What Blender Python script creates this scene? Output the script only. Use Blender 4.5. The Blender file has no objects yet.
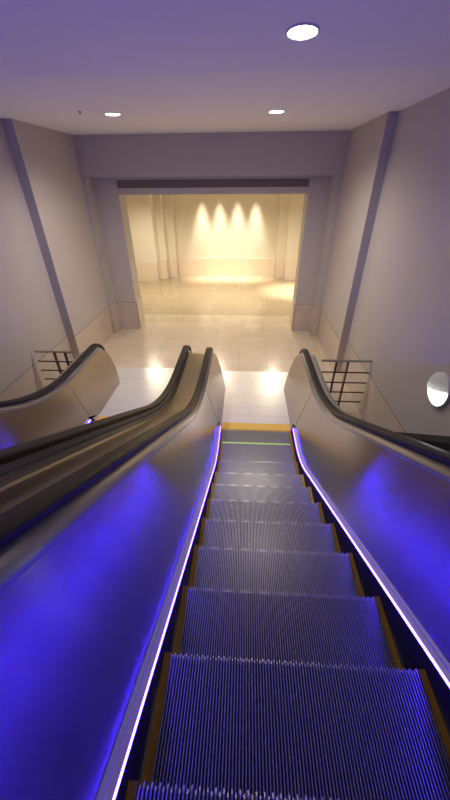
import bpy, bmesh, math
from mathutils import Matrix, Vector
from math import sin, cos, tan, pi, sqrt, radians

scn = bpy.context.scene
COL = scn.collection

# ------------------------------------------------------------------ helpers
def link(o, parent=None):
    COL.objects.link(o)
    if parent is not None:
        o.parent = parent
    return o

def wloc(o):
    v = Vector(o.location)
    p = o.parent
    while p is not None:
        v = v + Vector(p.location)
        p = p.parent
    return v

def tag(o, label=None, cat=None, group=None, kind=None):
    if label: o['label'] = label
    if cat: o['category'] = cat
    if group: o['group'] = group
    if kind: o['kind'] = kind
    return o

def empty(name, loc):
    o = bpy.data.objects.new(name, None)
    o.location = loc
    o.empty_display_size = 0.1
    return link(o)

def build(name, bm, mat, parent=None, smooth=True, angle=35, recalc=True):
    """bm is in world coordinates; a part keeps its parent's origin, a top-level mesh gets its base as origin."""
    if recalc:
        bmesh.ops.recalc_face_normals(bm, faces=bm.faces)
    me = bpy.data.meshes.new(name)
    if parent is not None:
        off = wloc(parent)
    else:
        xs = [v.co.x for v in bm.verts]; ys = [v.co.y for v in bm.verts]; zs = [v.co.z for v in bm.verts]
        off = Vector(((min(xs)+max(xs))/2, (min(ys)+max(ys))/2, min(zs)))
    bmesh.ops.translate(bm, verts=bm.verts, vec=-off)
    bm.to_mesh(me); bm.free()
    for m in (mat if isinstance(mat, (list, tuple)) else [mat]):
        me.materials.append(m)
    if smooth:
        me.polygons.foreach_set('use_smooth', [True]*len(me.polygons))
        me.set_sharp_from_angle(angle=radians(angle))
    o = bpy.data.objects.new(name, me)
    if parent is None:
        o.location = off
    return link(o, parent)

def box(bm, x0, x1, y0, y1, z0, z1, mi=0):
    v = [bm.verts.new((x, y, z)) for z in (z0, z1) for y in (y0, y1) for x in (x0, x1)]
    for f in ((0,2,3,1),(4,5,7,6),(0,1,5,4),(2,6,7,3),(0,4,6,2),(1,3,7,5)):
        bm.faces.new([v[i] for i in f]).material_index = mi

def struct(name, boxes, mat, kind='structure', bevel=0):
    bm = bmesh.new()
    for b in boxes: box(bm, *b)
    if bevel:
        bmesh.ops.bevel(bm, geom=list(bm.edges), offset=bevel, segments=2, affect='EDGES')
    o = build(name, bm, mat, smooth=False)
    o['kind'] = kind
    return o

def sweep(bm, path, section, xmap, closed=True, caps=True):
    """path: (Y, z) points; section: (u, w) points, u across, w along the path's upward normal; xmap(u) -> X."""
    rings = []
    n = len(path)
    for i, (y, z) in enumerate(path):
        a = path[max(i-1, 0)]; b = path[min(i+1, n-1)]
        ty, tz = b[0]-a[0], b[1]-a[1]
        l = math.hypot(ty, tz) or 1
        ny, nz = -tz/l, ty/l
        rings.append([bm.verts.new((xmap(u), y+ny*w, z+nz*w)) for u, w in section])
    m = len(section)
    for i in range(n-1):
        for j in range(m if closed else m-1):
            k = (j+1) % m
            bm.faces.new((rings[i][j], rings[i][k], rings[i+1][k], rings[i+1][j]))
    if closed and caps:
        bm.faces.new(rings[0]); bm.faces.new(list(reversed(rings[-1])))
    return rings

def tube(bm, a, b, r, n=14):
    a = Vector(a); b = Vector(b)
    d = (b-a).normalized()
    q = d.to_track_quat('Z', 'Y').to_matrix()
    r0 = [bm.verts.new(a + q @ Vector((r*cos(2*pi*i/n), r*sin(2*pi*i/n), 0))) for i in range(n)]
    r1 = [bm.verts.new(b + q @ Vector((r*cos(2*pi*i/n), r*sin(2*pi*i/n), 0))) for i in range(n)]
    for i in range(n):
        k = (i+1) % n
        bm.faces.new((r0[i], r0[k], r1[k], r1[i]))
    bm.faces.new(list(reversed(r0))); bm.faces.new(r1)

def lathe(bm, prof, n=40, M=None, a0=0.0, a1=2*pi):
    """prof: (r, h) points about +Z."""
    full = abs(a1-a0-2*pi) < 1e-6
    k = n if full else n+1
    rings = []
    for r, h in prof:
        if r < 1e-6:
            rings.append([bm.verts.new((0, 0, h))]*k)
        else:
            rings.append([bm.verts.new((r*cos(a0+(a1-a0)*i/n), r*sin(a0+(a1-a0)*i/n), h)) for i in range(k)])
    for i in range(len(prof)-1):
        for j in range(n):
            q = (j+1) % k
            vs = []
            for v in (rings[i][j], rings[i][q], rings[i+1][q], rings[i+1][j]):
                if v not in vs: vs.append(v)
            if len(vs) > 2: bm.faces.new(vs)
    if M is not None:
        bmesh.ops.transform(bm, matrix=M, verts=bm.verts)

# ------------------------------------------------------------------ materials
def new_mat(name):
    m = bpy.data.materials.new(name); m.use_nodes = True
    nt = m.node_tree; nt.nodes.clear()
    out = nt.nodes.new('ShaderNodeOutputMaterial')
    return m, nt, out

def pbr(name, col, rough=0.5, metal=0.0, noise=0.0, nscale=6.0, bump=0.0, bscale=40.0, stretch=(1,1,1), spec=0.5, aniso=0.0, tang=None, rnoise=0.0):
    m, nt, out = new_mat(name)
    N, L = nt.nodes.new, nt.links.new
    b = N('ShaderNodeBsdfPrincipled')
    b.inputs['Base Color'].default_value = (*col, 1)
    b.inputs['Roughness'].default_value = rough
    b.inputs['Metallic'].default_value = metal
    b.inputs['Specular IOR Level'].default_value = spec
    tc = N('ShaderNodeTexCoord'); mp = N('ShaderNodeMapping')
    mp.inputs['Scale'].default_value = stretch
    L(tc.outputs['Object'], mp.inputs['Vector'])
    if noise or rnoise:
        nz = N('ShaderNodeTexNoise'); nz.inputs['Scale'].default_value = nscale; nz.inputs['Detail'].default_value = 4
        L(mp.outputs['Vector'], nz.inputs['Vector'])
        if noise:
            mx = N('ShaderNodeMix'); mx.data_type = 'RGBA'
            mx.inputs[6].default_value = (*[c*(1-noise) for c in col], 1)
            mx.inputs[7].default_value = (*[min(1, c*(1+noise)) for c in col], 1)
            L(nz.outputs['Fac'], mx.inputs[0]); L(mx.outputs[2], b.inputs['Base Color'])
        if rnoise:
            mr = N('ShaderNodeMapRange')
            mr.inputs['To Min'].default_value = max(0.02, rough-rnoise); mr.inputs['To Max'].default_value = rough+rnoise
            L(nz.outputs['Fac'], mr.inputs['Value']); L(mr.outputs['Result'], b.inputs['Roughness'])
    if bump:
        n2 = N('ShaderNodeTexNoise'); n2.inputs['Scale'].default_value = bscale; n2.inputs['Detail'].default_value = 3
        L(mp.outputs['Vector'], n2.inputs['Vector'])
        bp = N('ShaderNodeBump'); bp.inputs['Strength'].default_value = bump; bp.inputs['Distance'].default_value = 0.002
        L(n2.outputs['Fac'], bp.inputs['Height']); L(bp.outputs['Normal'], b.inputs['Normal'])
    if aniso:
        b.inputs['Anisotropic'].default_value = aniso
        if tang:
            cv = N('ShaderNodeCombineXYZ')
            for i in range(3): cv.inputs[i].default_value = tang[i]
            L(cv.outputs['Vector'], b.inputs['Tangent'])
    L(b.outputs['BSDF'], out.inputs['Surface'])
    return m

def emit(name, col, strength):
    m, nt, out = new_mat(name)
    e = nt.nodes.new('ShaderNodeEmission')
    e.inputs['Color'].default_value = (*col, 1); e.inputs['Strength'].default_value = strength
    nt.links.new(e.outputs['Emission'], out.inputs['Surface'])
    return m

def tiles(name, c1, c2, grout, w, h, rough, offset=0.0, gw=0.004, shift=(0,0,0), vein=0.12, spec=0.5):
    m, nt, out = new_mat(name)
    N, L = nt.nodes.new, nt.links.new
    b = N('ShaderNodeBsdfPrincipled'); b.inputs['Specular IOR Level'].default_value = spec
    g = N('ShaderNodeNewGeometry'); mp = N('ShaderNodeMapping')
    mp.inputs['Location'].default_value = shift
    L(g.outputs['Position'], mp.inputs['Vector'])
    br = N('ShaderNodeTexBrick')
    br.offset = offset; br.squash = 1.0
    br.inputs['Scale'].default_value = 1.0
    br.inputs['Brick Width'].default_value = w; br.inputs['Row Height'].default_value = h
    br.inputs['Mortar Size'].default_value = gw; br.inputs['Mortar Smooth'].default_value = 0.1
    br.inputs['Color1'].default_value = (*c1, 1); br.inputs['Color2'].default_value = (*c2, 1)
    br.inputs['Mortar'].default_value = (*grout, 1)
    L(mp.outputs['Vector'], br.inputs['Vector'])
    nz = N('ShaderNodeTexNoise'); nz.inputs['Scale'].default_value = 2.3; nz.inputs['Detail'].default_value = 6; nz.inputs['Distortion'].default_value = 1.2
    L(mp.outputs['Vector'], nz.inputs['Vector'])
    mr = N('ShaderNodeMapRange'); mr.inputs['From Min'].default_value = 0.3; mr.inputs['From Max'].default_value = 0.7
    mr.inputs['To Min'].default_value = 1-vein; mr.inputs['To Max'].default_value = 1+vein
    L(nz.outputs['Fac'], mr.inputs['Value'])
    vm = N('ShaderNodeVectorMath'); vm.operation = 'SCALE'
    L(br.outputs['Color'], vm.inputs[0]); L(mr.outputs['Result'], vm.inputs['Scale'])
    L(vm.outputs['Vector'], b.inputs['Base Color'])
    rr = N('ShaderNodeMapRange'); rr.inputs['To Min'].default_value = rough; rr.inputs['To Max'].default_value = rough+0.3
    L(br.outputs['Fac'], rr.inputs['Value']); L(rr.outputs['Result'], b.inputs['Roughness'])
    bp = N('ShaderNodeBump'); bp.invert = True; bp.inputs['Strength'].default_value = 0.3; bp.inputs['Distance'].default_value = 0.002
    L(br.outputs['Fac'], bp.inputs['Height']); L(bp.outputs['Normal'], b.inputs['Normal'])
    L(b.outputs['BSDF'], out.inputs['Surface'])
    return m

M_wall   = pbr('painted_plaster', (0.50, 0.46, 0.42), 0.55, noise=0.03, nscale=1.5, bump=0.15, bscale=120)
M_ceil   = pbr('ceiling_paint', (0.84, 0.83, 0.80), 0.8, noise=0.02, nscale=1.2)
M_back   = pbr('cream_wall_paint', (0.74, 0.69, 0.58), 0.6, noise=0.03, nscale=1.2)
M_stone  = pbr('beige_stone_base', (0.56, 0.47, 0.39), 0.28, noise=0.12, nscale=3.0)
M_stoned = pbr('dark_stone_joint', (0.16, 0.13, 0.11), 0.8)
M_stoneh = pbr('pale_hall_stone_base', (0.74, 0.64, 0.52), 0.3, noise=0.06, nscale=3.0)
M_floor  = tiles('stone_floor_tiles', (0.60, 0.50, 0.39), (0.56, 0.465, 0.36), (0.36, 0.29, 0.215), 0.62, 0.62, 0.20, shift=(0.07, 0.18, 0), vein=0.06, gw=0.006)
M_floor2 = tiles('polished_hall_tiles', (0.38, 0.31, 0.21), (0.36, 0.295, 0.20), (0.44, 0.36, 0.25), 0.9, 0.9, 0.09, shift=(0.2, 0.1, 0), vein=0.07)
M_band   = tiles('light_stone_band', (0.52, 0.45, 0.34), (0.49, 0.42, 0.315), (0.45, 0.37, 0.27), 0.9, 1.2, 0.14, shift=(0.3, 0.0, 0))
M_slot   = pbr('dark_slot_metal', (0.19, 0.16, 0.145), 0.6)
M_panel  = pbr('brushed_steel_panel', (0.37, 0.33, 0.315), 0.20, metal=1.0, aniso=1.0, tang=(0.0, 0.5, 0.866))
M_guide  = pbr('brushed_handrail_guide', (0.26, 0.26, 0.30), 0.30, metal=0.85, aniso=0.9, tang=(0.0, 0.5, 0.866))
M_trimst = pbr('satin_steel_profile', (0.45, 0.43, 0.45), 0.32, metal=1.0, noise=0.04)
M_inner  = pbr('satin_inner_decking', (0.50, 0.48, 0.52), 0.5, metal=0.25)
M_skirt  = pbr('dark_skirt_coating', (0.02, 0.02, 0.022), 0.6, spec=0.15)
M_deck   = pbr('bronze_steel_deck', (0.36, 0.31, 0.25), 0.30, metal=1.0, noise=0.08, nscale=5, stretch=(6, 0.5, 0.5))
M_clad   = pbr('brushed_cladding_steel', (0.46, 0.43, 0.42), 0.4, metal=0.9, noise=0.04)
M_rubber = pbr('black_handrail_rubber', (0.022, 0.018, 0.017), 0.42, noise=0.1, spec=0.22)
M_tread  = pbr('ribbed_step_aluminium', (0.46, 0.455, 0.455), 0.38, metal=0.75, noise=0.18, nscale=30)
M_groove = pbr('dark_step_groove', (0.03, 0.03, 0.032), 0.6, spec=0.2)
M_yellow = pbr('yellow_step_edge', (0.52, 0.31, 0.02), 0.6, noise=0.15, nscale=40)
M_comb   = pbr('yellow_comb_plate', (0.80, 0.50, 0.06), 0.42, noise=0.06)
M_plate  = pbr('brushed_landing_steel', (0.80, 0.78, 0.75), 0.30, metal=0.4, noise=0.04, nscale=6, stretch=(1, 8, 1), rnoise=0.06)
M_gap    = pbr('black_joint', (0.015, 0.014, 0.013), 0.9, spec=0.0)
M_apron, _nt, _out = new_mat('black_glossy_apron')
_d = _nt.nodes.new('ShaderNodeBsdfDiffuse'); _d.inputs['Color'].default_value = (0.010, 0.010, 0.012, 1)
_g = _nt.nodes.new('ShaderNodeBsdfGlossy'); _g.inputs['Color'].default_value = (0.8, 0.8, 0.8, 1); _g.inputs['Roughness'].default_value = 0.08
_m = _nt.nodes.new('ShaderNodeMixShader'); _m.inputs['Fac'].default_value = 0.16
_nt.links.new(_d.outputs[0], _m.inputs[1]); _nt.links.new(_g.outputs[0], _m.inputs[2]); _nt.links.new(_m.outputs[0], _out.inputs['Surface'])
M_rail   = pbr('dark_rail_paint', (0.07, 0.05, 0.04), 0.35, metal=0.3)
M_railbr = pbr('brushed_top_rail', (0.55, 0.51, 0.47), 0.3, metal=1.0)
M_eyelid = pbr('grey_cast_cover', (0.66, 0.64, 0.63), 0.6, bump=0.4, bscale=200)
M_ring   = pbr('white_light_ring', (0.75, 0.73, 0.72), 0.5)
M_led    = emit('blue_led_strip', (0.044, 0.016, 1.0), 108.0)
M_lamp   = emit('warm_downlight', (1.0, 0.90, 0.78), 22.0)
M_scon   = emit('cool_wall_light', (0.92, 1.0, 0.96), 7.0)
M_green  = emit('green_gap_light', (0.62, 1.0, 0.12), 0.75)
M_sprk   = pbr('sprinkler_metal', (0.35, 0.33, 0.32), 0.4, metal=0.8)

# ------------------------------------------------------------------ layout (metres; Y runs down the escalator, floor of the lower hall at z = 0)
G = 0.57735           # tan 30
Z0 = 1.935             # nosing line height at Y = 0
YE = -1.7             # where the model of the escalators stops behind the viewer
XC = 0.253             # centre of the escalator under the viewer
DX = -2.155            # second escalator
YN = 5.2              # where the newel turns down

def corner(hs, hf, R):
    yc = (Z0+hs-hf)/G
    T = R*tan(radians(15))
    ya, yb = yc-T*cos(radians(30)), yc+T
    def f(y):
        if y <= ya: return Z0+hs-G*y
        if y >= yb: return hf
        return hf+R-sqrt(max(0, R*R-(y-yb)**2))
    return f

f_step = corner(0.0, 0.0, 1.5)
f_led  = corner(0.082, 0.135, 1.6)
f_deck = corner(0.876, 0.80, 3.0)
f_rail = corner(0.955, 0.878, 3.0)

def ys(a, b, d=0.08):
    n = max(2, int((b-a)/d))
    return [a+(b-a)*i/n for i in range(n+1)]

def newel_path(f, rtop, rb, endz=0.0, n=22):
    """top curve, then round the newel to the floor"""
    p = [(y, f(y)) for y in ys(YE, YN)]
    zc = f(YN)-rtop
    for i in range(1, n+1):
        a = pi/2*i/n
        p.append((YN+rtop*sin(a), zc+rtop*cos(a)))
    zz = zc/0.55*0.5
    for i in range(1, n+1):
        z = zc-(zc-endz)*i/n
        t = min(1, (zc-z)/rb)
        p.append((YN+rtop*sqrt(max(0, 1-t*t)), z))
    return p

P_deck = newel_path(f_deck, 0.32, 0.53, 0.0)
HO = 0.862            # handrail centre line from the escalator's centre
SK = 0.572            # half width between skirts
PB, PT = 0.614, 0.785 # panel offset from the centre line at its foot and at its top

def f_pbot(y):
    if y < 4.02: return f_led(y)+0.035
    if y < 4.30: return f_led(y)+0.035 - (f_led(y)+0.035-0.02)*(y-4.02)/0.28
    return 0.02

def panel_off(y, z):
    zb, zt = f_pbot(min(y, 4.0)), f_deck(min(y, YN))
    return PB+(PT-PB)*max(-0.3, min(1.05, (z-zb)/(zt-zb)))

def panel_grid(bm, s, y0, y1, rows=10):
    st = ys(y0, min(y1, YN), 0.07)
    cols = [(y, f_pbot(y), f_deck(y)) for y in st]
    if y1 > YN:
        zc = f_deck(YN)-0.32
        for i in range(1, 25):
            a = pi/2*i/24
            y = YN+0.32*sin(a)*0.9999
            t = (y-YN)/0.32
            k = sqrt(max(0, 1-t*t))
            cols.append((y, max(0.0, zc-0.53*k), zc+0.32*k))
    for back in (0.0, 0.006):          # front and back face of the sheet
        prev = None
        for y, zb, zt in cols:
            cur = []
            for r in range(rows+1):
                z = zb+(zt-zb)*r/rows
                cur.append(bm.verts.new((s*(panel_off(y, z)+back), y, z)))
            if prev:
                for r in range(rows):
                    bm.faces.new((prev[r], prev[r+1], cur[r+1], cur[r]))
            prev = cur

# ------------------------------------------------------------------ step
STEP_D = 0.4574
def step_mesh_bm():
    bm = bmesh.new()
    W = SK-0.006
    inner = W-0.030
    n = 88
    pitch = 2*inner/n
    # profile along the step: back of tread -> nose -> curved riser
    def prof(h, nose):
        p = [(-STEP_D+0.004, h), (-0.012+nose, h), (-0.003+nose, h-0.004), (nose, h-0.012)]
        for i in range(1, 7):
            t = i/6
            p.append((nose-0.060*t**1.6, h-0.012-0.235*t))
        return p
    secs = []   # (x, h, nose)
    for i in range(n):
        x = -inner+i*pitch
        nz = 0.006 if i % 2 else -0.001
        secs += [(x+pitch*0.34, 0.0, nz), (x+pitch*0.66, 0.0, nz), (x+pitch*0.80, -0.013, -0.008), (x+pitch*1.20, -0.013, -0.008)]
    secs = [(-inner, -0.013, -0.008)] + secs[:-1] + [(inner, -0.013, -0.008)]
    rings = [[bm.verts.new((x, y, z)) for y, z in prof(h, ns)] for x, h, ns in secs]
    for a, b in zip(rings[:-1], rings[1:]):
        for j in range(len(a)-1):
            f = bm.faces.new((a[j], b[j], b[j+1], a[j+1]))
            if a[0].co.z < -0.005 and b[0].co.z < -0.005: f.material_index = 1
    return bm, W, inner

def make_step(parent):
    s = None
    bm, W, inner = step_mesh_bm()
    bmesh.ops.recalc_face_normals(bm, faces=bm.faces)
    me = bpy.data.meshes.new('step'); bm.to_mesh(me); bm.free(); me.materials.append(M_tread); me.materials.append(M_groove)
    s = bpy.data.objects.new('step', me); link(s, parent)
    for sg in (-1, 1):
        b2 = bmesh.new()
        x0, x1 = sorted((sg*inner, sg*W))
        # strip that wraps over the nose
        for (ya, za, yb, zb) in ((-STEP_D+0.004, 0.002, 0.003, 0.002), (0.003, 0.002, 0.006, -0.05)):
            v = [b2.verts.new(c) for c in ((x0, ya, za), (x1, ya, za), (x1, yb, zb), (x0, yb, zb))]
            b2.faces.new(v)
        r = bmesh.ops.solidify(b2, geom=list(b2.faces), thickness=0.006)
        bmesh.ops.recalc_face_normals(b2, faces=b2.faces)
        m2 = bpy.data.meshes.new('edge_strip'); b2.to_mesh(m2); b2.free(); m2.materials.append(M_yellow)
        o = bpy.data.objects.new('edge_strip', m2); link(o, s)
        o['label'] = 'yellow edge strip'
    return s

# ------------------------------------------------------------------ escalator (built about X = 0 of its own empty)
def nose_positions():
    out = []
    # on the incline, uphill
    s0 = 0.134
    for k in range(-2, 0): out.append((s0+k*0.3961, f_step(s0+k*0.3961)))
    y = s0; acc = 0.0; dy = 0.0005
    out.append((y, f_step(y)))
    while y < 4.4:
        z1 = f_step(y); z2 = f_step(y+dy)
        acc += math.hypot(dy, z2-z1); y += dy
        if acc >= STEP_D:
            out.append((y, f_step(y))); acc -= STEP_D
    return out

def make_escalator(xc, label):
    root = empty('escalator', (xc, 4.2, 0))
    tag(root, label, 'escalator', 'escalators')
    X = lambda s, base=xc: (lambda u: base+s*u)
    led_path = [(y, f_led(y)) for y in ys(YE, 3.98, 0.06)]
    for s in (-1, 1):
        # skirt
        bm = bmesh.new()
        st = ys(YE, 4.10, 0.06)
        a = [bm.verts.new((xc+s*SK, y, f_led(y) if y < 4.05 else 0.06)) for y in st]
        b = [bm.verts.new((xc+s*SK, y, f_step(y)-0.5)) for y in st]
        a2 = [bm.verts.new((xc+s*(SK+0.006), v.co.y, v.co.z)) for v in a]
        b2 = [bm.verts.new((xc+s*(SK+0.006), v.co.y, v.co.z)) for v in b]
        for i in range(len(st)-1):
            bm.faces.new((a[i], a[i+1], b[i+1], b[i])); bm.faces.new((a2[i], a2[i+1], b2[i+1], b2[i]))
            bm.faces.new((a[i], a[i+1], a2[i+1], a2[i]))
        build('skirt_panel', bm, M_skirt, root)
        # light strip on the skirt's upper edge, face turned inwards and up
        bm = bmesh.new()
        sweep(bm, led_path, [(SK, 0.0), (SK+0.0035, 0.012)], X(s), closed=False)
        o = build('skirt_light', bm, M_led, root); o['label'] = 'glowing blue light strip'
        # inner decking between light strip and panel foot
        bm = bmesh.new()
        sweep(bm, led_path, [(SK+0.0008, 0.0), (SK+0.0043, 0.012), (SK+0.0050, 0.0125), (SK+0.026, 0.019), (SK+0.028, 0.028), (SK+0.042, 0.034), (SK+0.042, -0.01), (SK+0.0008, -0.01)], X(s))
        build('inner_decking', bm, M_inner, root)
        # foot plate beyond the comb
        bm = bmesh.new()
        sweep(bm, [(4.02, 0.115), (4.12, 0.06), (4.3, 0.03), (5.30, 0.02)], [(SK, -0.02), (SK+0.006, 0.0), (SK+0.028, 0.006), (SK+0.030, -0.06), (SK, -0.06)], X(s))
        build('newel_foot', bm, M_inner, root)
        # two balustrade panels with a dark joint between them
        for y0, y1 in ((YE, 4.0282), (4.0318, 6.0)):
            bm = bmesh.new()
            panel_grid(bm, s, y0, y1)
            bmesh.ops.translate(bm, verts=bm.verts, vec=(xc, 0, 0))
            o = build('balustrade_panel', bm, M_panel, root, angle=60)
        bm = bmesh.new()
        zz = [f_pbot(4.03)+(f_deck(4.03)-f_pbot(4.03))*i/10 for i in range(11)]
        for z_a, z_b in zip(zz[:-1], zz[1:]):
            v = [bm.verts.new((xc+s*(panel_off(y, z)-0.0012), y, z)) for y, z in ((4.027, z_a), (4.033, z_a), (4.033, z_b), (4.027, z_b))]
            bm.faces.new(v)
        build('panel_joint', bm, M_gap, root)
        # profile that carries the handrail
        bm = bmesh.new()
        sec = [(0.781, -0.010), (0.784, 0.004), (0.788, 0.012), (0.796, 0.024), (0.808, 0.034), (0.826, 0.040), (HO-0.022, 0.056), (HO+0.022, 0.056), (HO+0.024, 0.012), (HO+0.052, 0.012), (HO+0.052, -0.02), (0.781, -0.02)]
        sweep(bm, P_deck[:-6], sec, X(s))
        build('handrail_guide', bm, M_guide, root)
        # handrail
        bm = bmesh.new()
        hp = newel_path(f_rail, 0.395, 0.50, 0.10)
        # curl back into the newel at the foot
        yl, zl = hp[-1]
        hp += [(yl-0.05, zl-0.03), (yl-0.12, zl-0.05)]
        sec = []
        for i in range(20):
            t = 2*pi*i/20
            cx, cy = cos(t), sin(t)
            sec.append((HO+0.050*math.copysign(abs(cx)**0.7, cx), 0.006+0.026*math.copysign(abs(cy)**0.7, cy)))
        sweep(bm, hp, sec, X(s))
        build('handrail', bm, M_rubber, root, angle=60)
    # comb plate with teeth
    bm = bmesh.new()
    W = SK-0.002
    box(bm, xc-W, xc+W, 4.085, 4.255, -0.02, 0.008)
    nt = 88
    for i in range(nt):
        x = xc-W+0.03+(2*W-0.06)*(i+0.5)/nt
        v = [bm.verts.new(c) for c in ((x-0.003, 4.085, 0.007), (x+0.003, 4.085, 0.007), (x+0.002, 4.045, -0.004), (x-0.002, 4.045, -0.004))]
        bm.faces.new(v)
    o = build('comb_plate', bm, M_comb, root, smooth=False); o['label'] = 'yellow comb plate'
    # landing plate: five brushed panels with thin joints
    bm = bmesh.new()
    yb = [4.257, 4.47, 4.72, 5.10, 5.55, 6.05]
    for a, b in zip(yb[:-1], yb[1:]):
        box(bm, xc-0.86, xc+0.86, a+0.0015, b-0.0015, -0.02, 0.006)
    build('landing_plate', bm, M_plate, root, smooth=False)
    # steps
    first = make_step(root)
    n = 0
    kids = list(first.children)
    for (y, z) in nose_positions():
        if n == 0:
            s = first
        else:
            s = first.copy(); link(s, root)
            for k in kids:
                c = k.copy(); link(c, s)
        s.location = (0, y-4.2, z)
        n += 1
        if 3.6 < y < 3.9:
            lb = bmesh.new()
            for i in range(26):
                x0 = xc-0.54+1.08*i/26
                box(lb, x0, x0+0.032, y-0.016, y+0.006, z-0.002, z+0.0015)
            o = build('gap_light', lb, M_green, s, smooth=False); o['label'] = 'green light at the step gap'
    return root

esc = make_escalator(XC, 'near escalator whose ribbed dark steps run down between two glowing blue light strips')

def copy_tree(o, parent=None):
    c = o.copy(); link(c, parent)
    for ch in list(o.children):
        copy_tree(ch, c)
    return c
esc2 = copy_tree(esc)
esc2.location.x += DX
esc2.location.y += 0.07
esc2['label'] = 'escalator on the far left beside the left wall, mostly hidden behind the wide bronze deck'

# ------------------------------------------------------------------ decks and claddings
def deck_obj(name, x0, x1, parent=None, lab=None, mat=None, clad=None):
    bm = bmesh.new()
    w = x1-x0
    sec = [(x0, -0.004), (x0, 0.012), (x0+0.02, 0.014), (x0+0.03, 0.002), (x1-0.03, 0.002), (x1-0.02, 0.014), (x1, 0.012), (x1, -0.004)]
    sweep(bm, P_deck, sec, lambda u: u)
    o = build(name, bm, mat or M_deck, parent)
    return o
deck = deck_obj('middle_deck', XC+DX+HO+0.053, XC-HO-0.053)
tag(deck, 'wide bronze metal deck between the two black handrails of the neighbouring escalators', 'escalator deck')

def side_clad(root, xin, xout):
    """outer deck strip with a vertical side sheet down to the floor"""
    lo, hi = sorted((xin, xout))
    o = deck_obj('outer_deck', lo, hi, root, mat=M_clad)
    o['label'] = 'grey outer deck strip'
    bm = bmesh.new()
    st = [(y, z) for (y, z) in P_deck if y >= YE]
    # side sheet: fan of quads from the deck path down to the floor / slope
    top = [(y, f_deck(y)) for y in ys(YE, YN)]
    zc = f_deck(YN)-0.32
    for i in range(1, 16):
        t = sin(pi/2*i/15); k = sqrt(max(0, 1-t*t))
        top.append((YN+0.32*t, zc+0.32*k))
    prev = None
    for (y, zt) in top:
        if y <= YN: zb = max(0.0, f_step(y)-0.4)
        else:
            t = (y-YN)/0.32; zb = max(0.0, zc-0.53*sqrt(max(0, 1-t*t)))
        cur = (bm.verts.new((xout, y, zb)), bm.verts.new((xout, y, zt)))
        if prev: bm.faces.new((prev[0], prev[1], cur[1], cur[0]))
        prev = cur
    o = build('side_sheet', bm, M_clad, root)
    md = o.modifiers.new('thickness', 'SOLIDIFY'); md.thickness = 0.004
    return root
side_clad(esc, XC+HO+0.053, XC+1.04)
side_clad(esc2, XC+DX-HO-0.053, XC+DX-1.04)

# ------------------------------------------------------------------ room shell
LF, LN = -3.50, -3.665    # left wall: far part, near part
RF, RN = 1.945, 2.09
CZ = 4.17
YB = -3.2
struct('wall_left', [(LN-0.2, LN, YB, 6.06, -0.3, CZ+0.9), (LN-0.2, LF, 6.06, 8.40, -0.3, CZ+0.05)], M_wall)
struct('wall_right', [(RN, RN+0.2, YB, 6.07, -0.3, CZ+0.9), (RF, RN+0.2, 6.07, 8.40, -0.3, CZ+0.05)], M_wall)
# far wall: header in front, recessed field with the opening
OL, OR_ = -2.875, 1.335
struct('wall_far', [
    (LF, RF, 8.05, 8.40, 3.475, CZ+0.05),                 # header
    (LF, LF+0.09, 8.05, 8.40, 0, 3.475),                  # edge strips
    (RF-0.15, RF, 8.05, 8.40, 0, 3.475),
    (LF+0.04, OL, 8.38, 8.86, 0, 3.475), (OR_, RF-0.04, 8.38, 8.86, 0, 3.475),   # jambs
    (OL, OR_, 8.38, 8.86, 3.15, 3.275), (OL, OR_, 8.46, 8.86, 3.275, 3.475),     # lintel with a long slot
    (OL, OR_, 8.38, 8.46, 3.425, 3.475),
    (-5.6, LF+0.05, 8.40, 8.86, 0, 4.0), (RF-0.05, 3.6, 8.40, 8.86, 0, 4.0),
], M_wall)
struct('trim_1', [(OL-0.02, OR_-0.02, 8.40, 8.459, 3.276, 3.424)], M_slot)
struct('ceiling', [(LN-0.2, RN+0.2, 3.93, 8.45, CZ, CZ+0.1), ], M_ceil)
CS = 0.08   # the ceiling rises gently towards the viewer
def cz(y): return CZ+CS*max(0, 3.93-y)
bm = bmesh.new()
pr = [(3.93, CZ), (YB, cz(YB)), (YB, cz(YB)+0.1), (3.93, CZ+0.1)]
ca = [bm.verts.new((LN-0.2, y, z)) for y, z in pr]; cb = [bm.verts.new((RN+0.2, y, z)) for y, z in pr]
bm.faces.new(ca); bm.faces.new(list(reversed(cb)))
for i in range(4): bm.faces.new((ca[i], cb[i], cb[(i+1) % 4], ca[(i+1) % 4]))
o = build('ceiling_slope', bm, M_ceil, smooth=False); o['kind'] = 'structure'


# stone bases
BH = 0.73
def base(name, boxes, m=None):
    struct(name, boxes, m or M_stone)
base('baseboard_left', [(LN-0.01, LN+0.003, 3.24, 6.057, 0.0, BH), (LF-0.01, LF+0.003, 6.06, 8.05, 0.0, BH), (LN, LF+0.003, 6.057, 6.06, 0, BH)])
base('baseboard_right', [(RN-0.003, RN+0.01, 3.24, 6.067, 0.0, BH), (RF-0.003, RF+0.01, 6.07, 8.05, 0.0, BH), (RF-0.003, RN, 6.067, 6.07, 0, BH)])
base('baseboard_far', [(LF+0.09, OL+0.012, 8.368, 8.38, 0, BH), (OR_-0.012, RF-0.15, 8.368, 8.38, 0, BH),
    (OL, OL+0.012, 8.368, 8.872, 0, BH), (OR_-0.012, OR_, 8.368, 8.872, 0, BH),
    (LF+0.012, LF+0.09, 8.04, 8.05, 0, BH), (RF-0.15, RF-0.012, 8.04, 8.05, 0, BH),
    (LF+0.09, LF+0.10, 8.04, 8.38, 0, BH), (RF-0.16, RF-0.15, 8.04, 8.38, 0, BH)])

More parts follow.
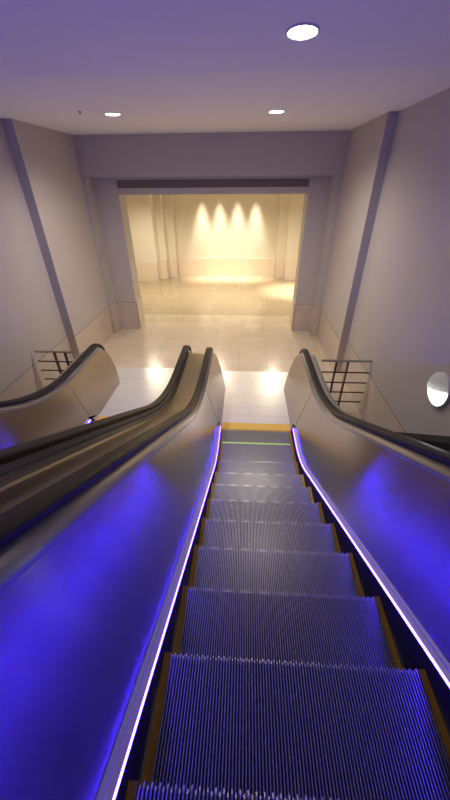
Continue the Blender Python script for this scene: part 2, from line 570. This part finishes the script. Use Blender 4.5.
# dark joints above the stone bases
J = 0.007
struct('trim_4', [(LN-0.01, LN+0.004, 3.24, 6.056, BH, BH+J), (LF-0.01, LF+0.004, 6.06, 8.05, BH, BH+J), (RN-0.004, RN+0.01, 3.24, 6.066, BH, BH+J), (RF-0.004, RF+0.01, 6.07, 8.05, BH, BH+J),
    (LF+0.10, OL, 8.374, 8.38, BH, BH+J), (OR_, RF-0.16, 8.374, 8.38, BH, BH+J)], M_stoned)
# hall behind the opening: back wall with stepped returns
BY = 14.5
struct('wall_back', [(-5.6, 3.6, BY, BY+0.2, -0.1, 3.5),
    (-3.22, -2.86, 14.28, BY, 0, 3.4), (-3.52, -3.22, 13.98, BY, 0, 3.4), (-5.6, -3.52, 13.55, BY, 0, 3.4),
    (1.27, 1.62, 14.22, BY, 0, 3.4), (1.62, 3.6, 13.80, BY, 0, 3.4)], M_back)
struct('wall_hall_left', [(-5.8, -5.6, 8.4, BY+0.2, -0.1, 3.5)], M_back)
struct('wall_hall_right', [(3.6, 3.8, 8.4, BY+0.2, -0.1, 3.5)], M_back)
struct('ceiling_hall', [(-5.8, 3.8, 8.86, BY+0.2, 3.3, 3.4)], M_back)
t = 0.012
base('baseboard_back', [(-2.86, 1.27, BY-t, BY, 0, 0.72),
    (-3.22-t, -2.86+t, 14.28-t, 14.28, 0, 0.72), (-3.52-t, -3.22+t, 13.98-t, 13.98, 0, 0.72), (-5.6, -3.52+t, 13.55-t, 13.55, 0, 0.72),
    (-2.86, -2.86+t, 14.28-t, BY, 0, 0.72), (-3.22, -3.22+t, 13.98-t, 14.28, 0, 0.72), (-3.52, -3.52+t, 13.55-t, 13.98, 0, 0.72),
    (1.27-t, 1.62+t, 14.22-t, 14.22, 0, 0.72), (1.62-t, 3.6, 13.80-t, 13.80, 0, 0.72), (1.27-t, 1.27, 14.22-t, BY, 0, 0.72), (1.62-t, 1.62, 13.80-t, 14.22, 0, 0.72)], M_stoneh)

# floors
EX0, EX1 = XC+DX-1.04, XC+1.04
struct('floor', [(LN, RN, 6.05, 8.9, -0.12, 0.0), (LN, XC+DX-0.86, 5.0, 6.05, -0.12, 0.0), (XC+DX+0.86, XC-0.86, 5.0, 6.05, -0.12, 0.0), (XC+0.86, RN, 5.0, 6.05, -0.12, 0.0),
    (LN, XC+DX-0.86, 3.0, 5.0, -0.12, 0.0), (XC+0.86, RN, 3.0, 5.0, -0.12, 0.0), (XC+DX-0.86, XC+0.86, 4.2, 6.05, -0.12, -0.021)], M_floor)
struct('floor_hall', [(-5.6, 3.6, 9.55, BY, -0.12, 0.0)], M_floor2)
struct('floor_band', [(-5.6, 3.6, 8.9, 9.55, -0.12, 0.0)], M_band)

# dark glossy slopes that close the gap between escalator cladding and wall
def apron(name, x0, x1):
    bm = bmesh.new()
    k = 0.77
    pr = [(4.19, 0.0), (YB, k*(4.19-YB)), (YB, k*(4.19-YB)-0.08), (4.19-0.02, -0.06)]
    a = [bm.verts.new((x0, y, z)) for y, z in pr]; b = [bm.verts.new((x1, y, z)) for y, z in pr]
    bm.faces.new(a); bm.faces.new(list(reversed(b)))
    for i in range(4):
        bm.faces.new((a[i], b[i], b[(i+1) % 4], a[(i+1) % 4]))
    o = build(name, bm, M_apron, smooth=False); o['kind'] = 'structure'
apron('trim_2', EX1+0.005, RN)
apron('trim_3', LN, EX0-0.005)

# ------------------------------------------------------------------ guardrails
def guardrail(x_wall, x_esc, y, zs, posts, label):
    root = empty('guardrail', ((x_wall+x_esc)/2, y, 0))
    tag(root, label, 'railing')
    bm = bmesh.new(); tube(bm, (x_esc, y, zs[0]), (x_wall, y, zs[0]), 0.021)
    o = build('top_rail', bm, M_railbr, root)
    for z in zs[1:]:
        bm = bmesh.new(); tube(bm, (x_esc, y, z), (x_wall, y, z), 0.0125, 10)
        build('rail', bm, M_rail, root)
    for x in posts:
        bm = bmesh.new()
        box(bm, x-0.010, x+0.010, y-0.028, y+0.028, 0.0, zs[0]-0.012)
        tube(bm, (x, y, 0.0), (x, y, 0.012), 0.045, 16)
        build('post', bm, M_rail, root)
guardrail(RN-0.004, XC+1.042, 4.74, (0.965, 0.752, 0.557, 0.366, 0.172), (1.53, 1.715), 'dark metal guardrail with five bars between the right escalator side and the right wall')
guardrail(LN+0.06, XC+DX-1.042, 4.87, (0.965, 0.775, 0.595, 0.415, 0.235), (-3.26, -3.07), 'dark metal guardrail with five bars between the left escalator side and the left wall')

# ------------------------------------------------------------------ ceiling lights
def downlight(x, y, z, label, energy, r=0.10, ang=156, tilt=0.0):
    T = Matrix.Translation((x, y, z)) @ Matrix.Rotation(-tilt, 4, 'X')
    root = empty('ceiling_light', (x, y, z)); tag(root, label, 'ceiling light', 'round ceiling lights')
    bm = bmesh.new(); lathe(bm, [(r, 0.004), (r+0.018, 0.004), (r+0.018, -0.002), (r+0.012, -0.006), (r, -0.003), (r, 0.004)], 36, T)
    build('trim_ring', bm, M_ring, root)
    bm = bmesh.new(); lathe(bm, [(0, -0.003), (r*0.6, -0.003), (r, -0.001), (r, 0.003)], 36, T)
    build('lens', bm, M_lamp, root)
    spot('downlight_beam', (x, y, z-0.02), (x, y, 0), energy, ang, (1.0, 0.90, 0.79), 0.10, 1.0)

def spot(name, loc, target, energy, ang, col, size=0.05, blend=0.5):
    l = bpy.data.lights.new(name, 'SPOT'); l.energy = energy; l.color = col
    l.spot_size = radians(ang); l.spot_blend = blend; l.shadow_soft_size = size
    o = bpy.data.objects.new(name, l); link(o)
    o.location = loc
    o.rotation_euler = (Vector(target)-Vector(loc)).to_track_quat('-Z', 'Y').to_euler()
    return o

downlight(-1.91, 5.88, CZ, 'small round ceiling light on the left, above the left escalator landing', 320)
downlight(0.38, 5.93, CZ, 'small round ceiling light in front of the opening, above the right escalator landing', 320)
downlight(0.355, 3.27, cz(3.27)-0.004, 'largest round ceiling light, nearest to the viewer over the steps', 60, tilt=math.atan(CS))

bm = bmesh.new(); lathe(bm, [(0, -0.03), (0.012, -0.03), (0.014, -0.012), (0.03, -0.008), (0.034, 0.0), (0, 0.0)], 20, Matrix.Translation((-2.27, 5.62, CZ+0.006)))
tag(build('sprinkler_head', bm, M_sprk), 'tiny sprinkler head on the ceiling left of the left ceiling light', 'sprinkler')

# ------------------------------------------------------------------ wall light
def wall_light(x, y, z, r):
    root = empty('wall_light', (x, y, z)); tag(root, 'round wall light on the right wall, grey cover above and glowing white below', 'wall light')
    tilt = radians(19.4)
    # local +Z -> world -X (out of the wall); local +Y -> up, local +X -> -Y (towards viewer) raised by the tilt
    B = Matrix(((0, 0, -1), (-1, 0, 0), (0, 1, 0))).to_4x4()
    B = Matrix.Translation((x, y, z)) @ B @ Matrix.Rotation(tilt, 4, 'Z')
    bm = bmesh.new(); lathe(bm, [(0, 0.0), (r*0.98, 0.0), (r, 0.012), (r, 0.03), (r*0.95, 0.036), (r*0.93, 0.03), (0, 0.03)], 48, B)
    build('housing', bm, M_eyelid, root)
    def dome(rr, h0, hh, n=8):
        return [(rr*cos(pi/2*i/n), h0+hh*sin(pi/2*i/n)) for i in range(n)] + [(0, h0+hh)]
    bm = bmesh.new(); lathe(bm, dome(r*0.90, 0.03, 0.045), 40, B, pi*0.97, pi*2.03)
    build('diffuser', bm, M_scon, root)
    bm = bmesh.new()
    lathe(bm, dome(r*0.97, 0.034, 0.060), 32, None, 0.0, pi)
    bmesh.ops.solidify(bm, geom=list(bm.faces), thickness=-0.006)
    bmesh.ops.transform(bm, matrix=B, verts=bm.verts)
    build('eyelid', bm, M_eyelid, root)
wall_light(RN, 2.96, 1.555, 0.186)

# ------------------------------------------------------------------ lights of the hall beyond
WARM = (1.0, 0.87, 0.66)
for x in (-1.73, -1.03, -0.33, 0.38):
    spot('wall_washer', (x, BY-0.25, 3.27), (x, BY-0.25, 0.0), 900, 46, WARM, 0.20, 1.0)
spot('hall_spot', (1.85, 12.3, 3.27), (1.85, 12.3, 0), 1700, 52, WARM, 0.12, 1.0)
for x, y, e in ((-3.6, 11.6, 540), (-1.0, 11.6, 640), (1.2, 11.2, 580)):
    spot('hall_downlight', (x, y, 3.27), (x, y, 0), e*0.7, 160, WARM, 0.10, 0.9)

# ------------------------------------------------------------------ world, camera
w = bpy.data.worlds.new('dim_hall'); scn.world = w; w.use_nodes = True
bg = w.node_tree.nodes['Background']
bg.inputs['Color'].default_value = (0.55, 0.51, 0.55, 1); bg.inputs['Strength'].default_value = 0.5

cam = bpy.data.cameras.new('camera')
cam.sensor_fit = 'VERTICAL'; cam.sensor_height = 36; cam.sensor_width = 36
F = 319.956
cam.lens = F/800*36
cam.clip_start = 0.02
def vec(px, py): return Vector((px-225.0, -(py-400.0), -F))
yv = vec(247, 182).normalized(); zv = -vec(229, 870).normalized(); xv = yv.cross(zv).normalized()
zv = xv.cross(yv)
Rm = Matrix((xv, yv, zv)).to_4x4()
co = bpy.data.objects.new('camera', cam); link(co)
co.matrix_world = Matrix.Translation((0, 0, 3.37)) @ Rm
scn.camera = co

vs = scn.view_settings
vs.view_transform = 'Standard'; vs.look = 'None'; vs.gamma = 1; vs.use_curve_mapping = False
vs.exposure = 0.0
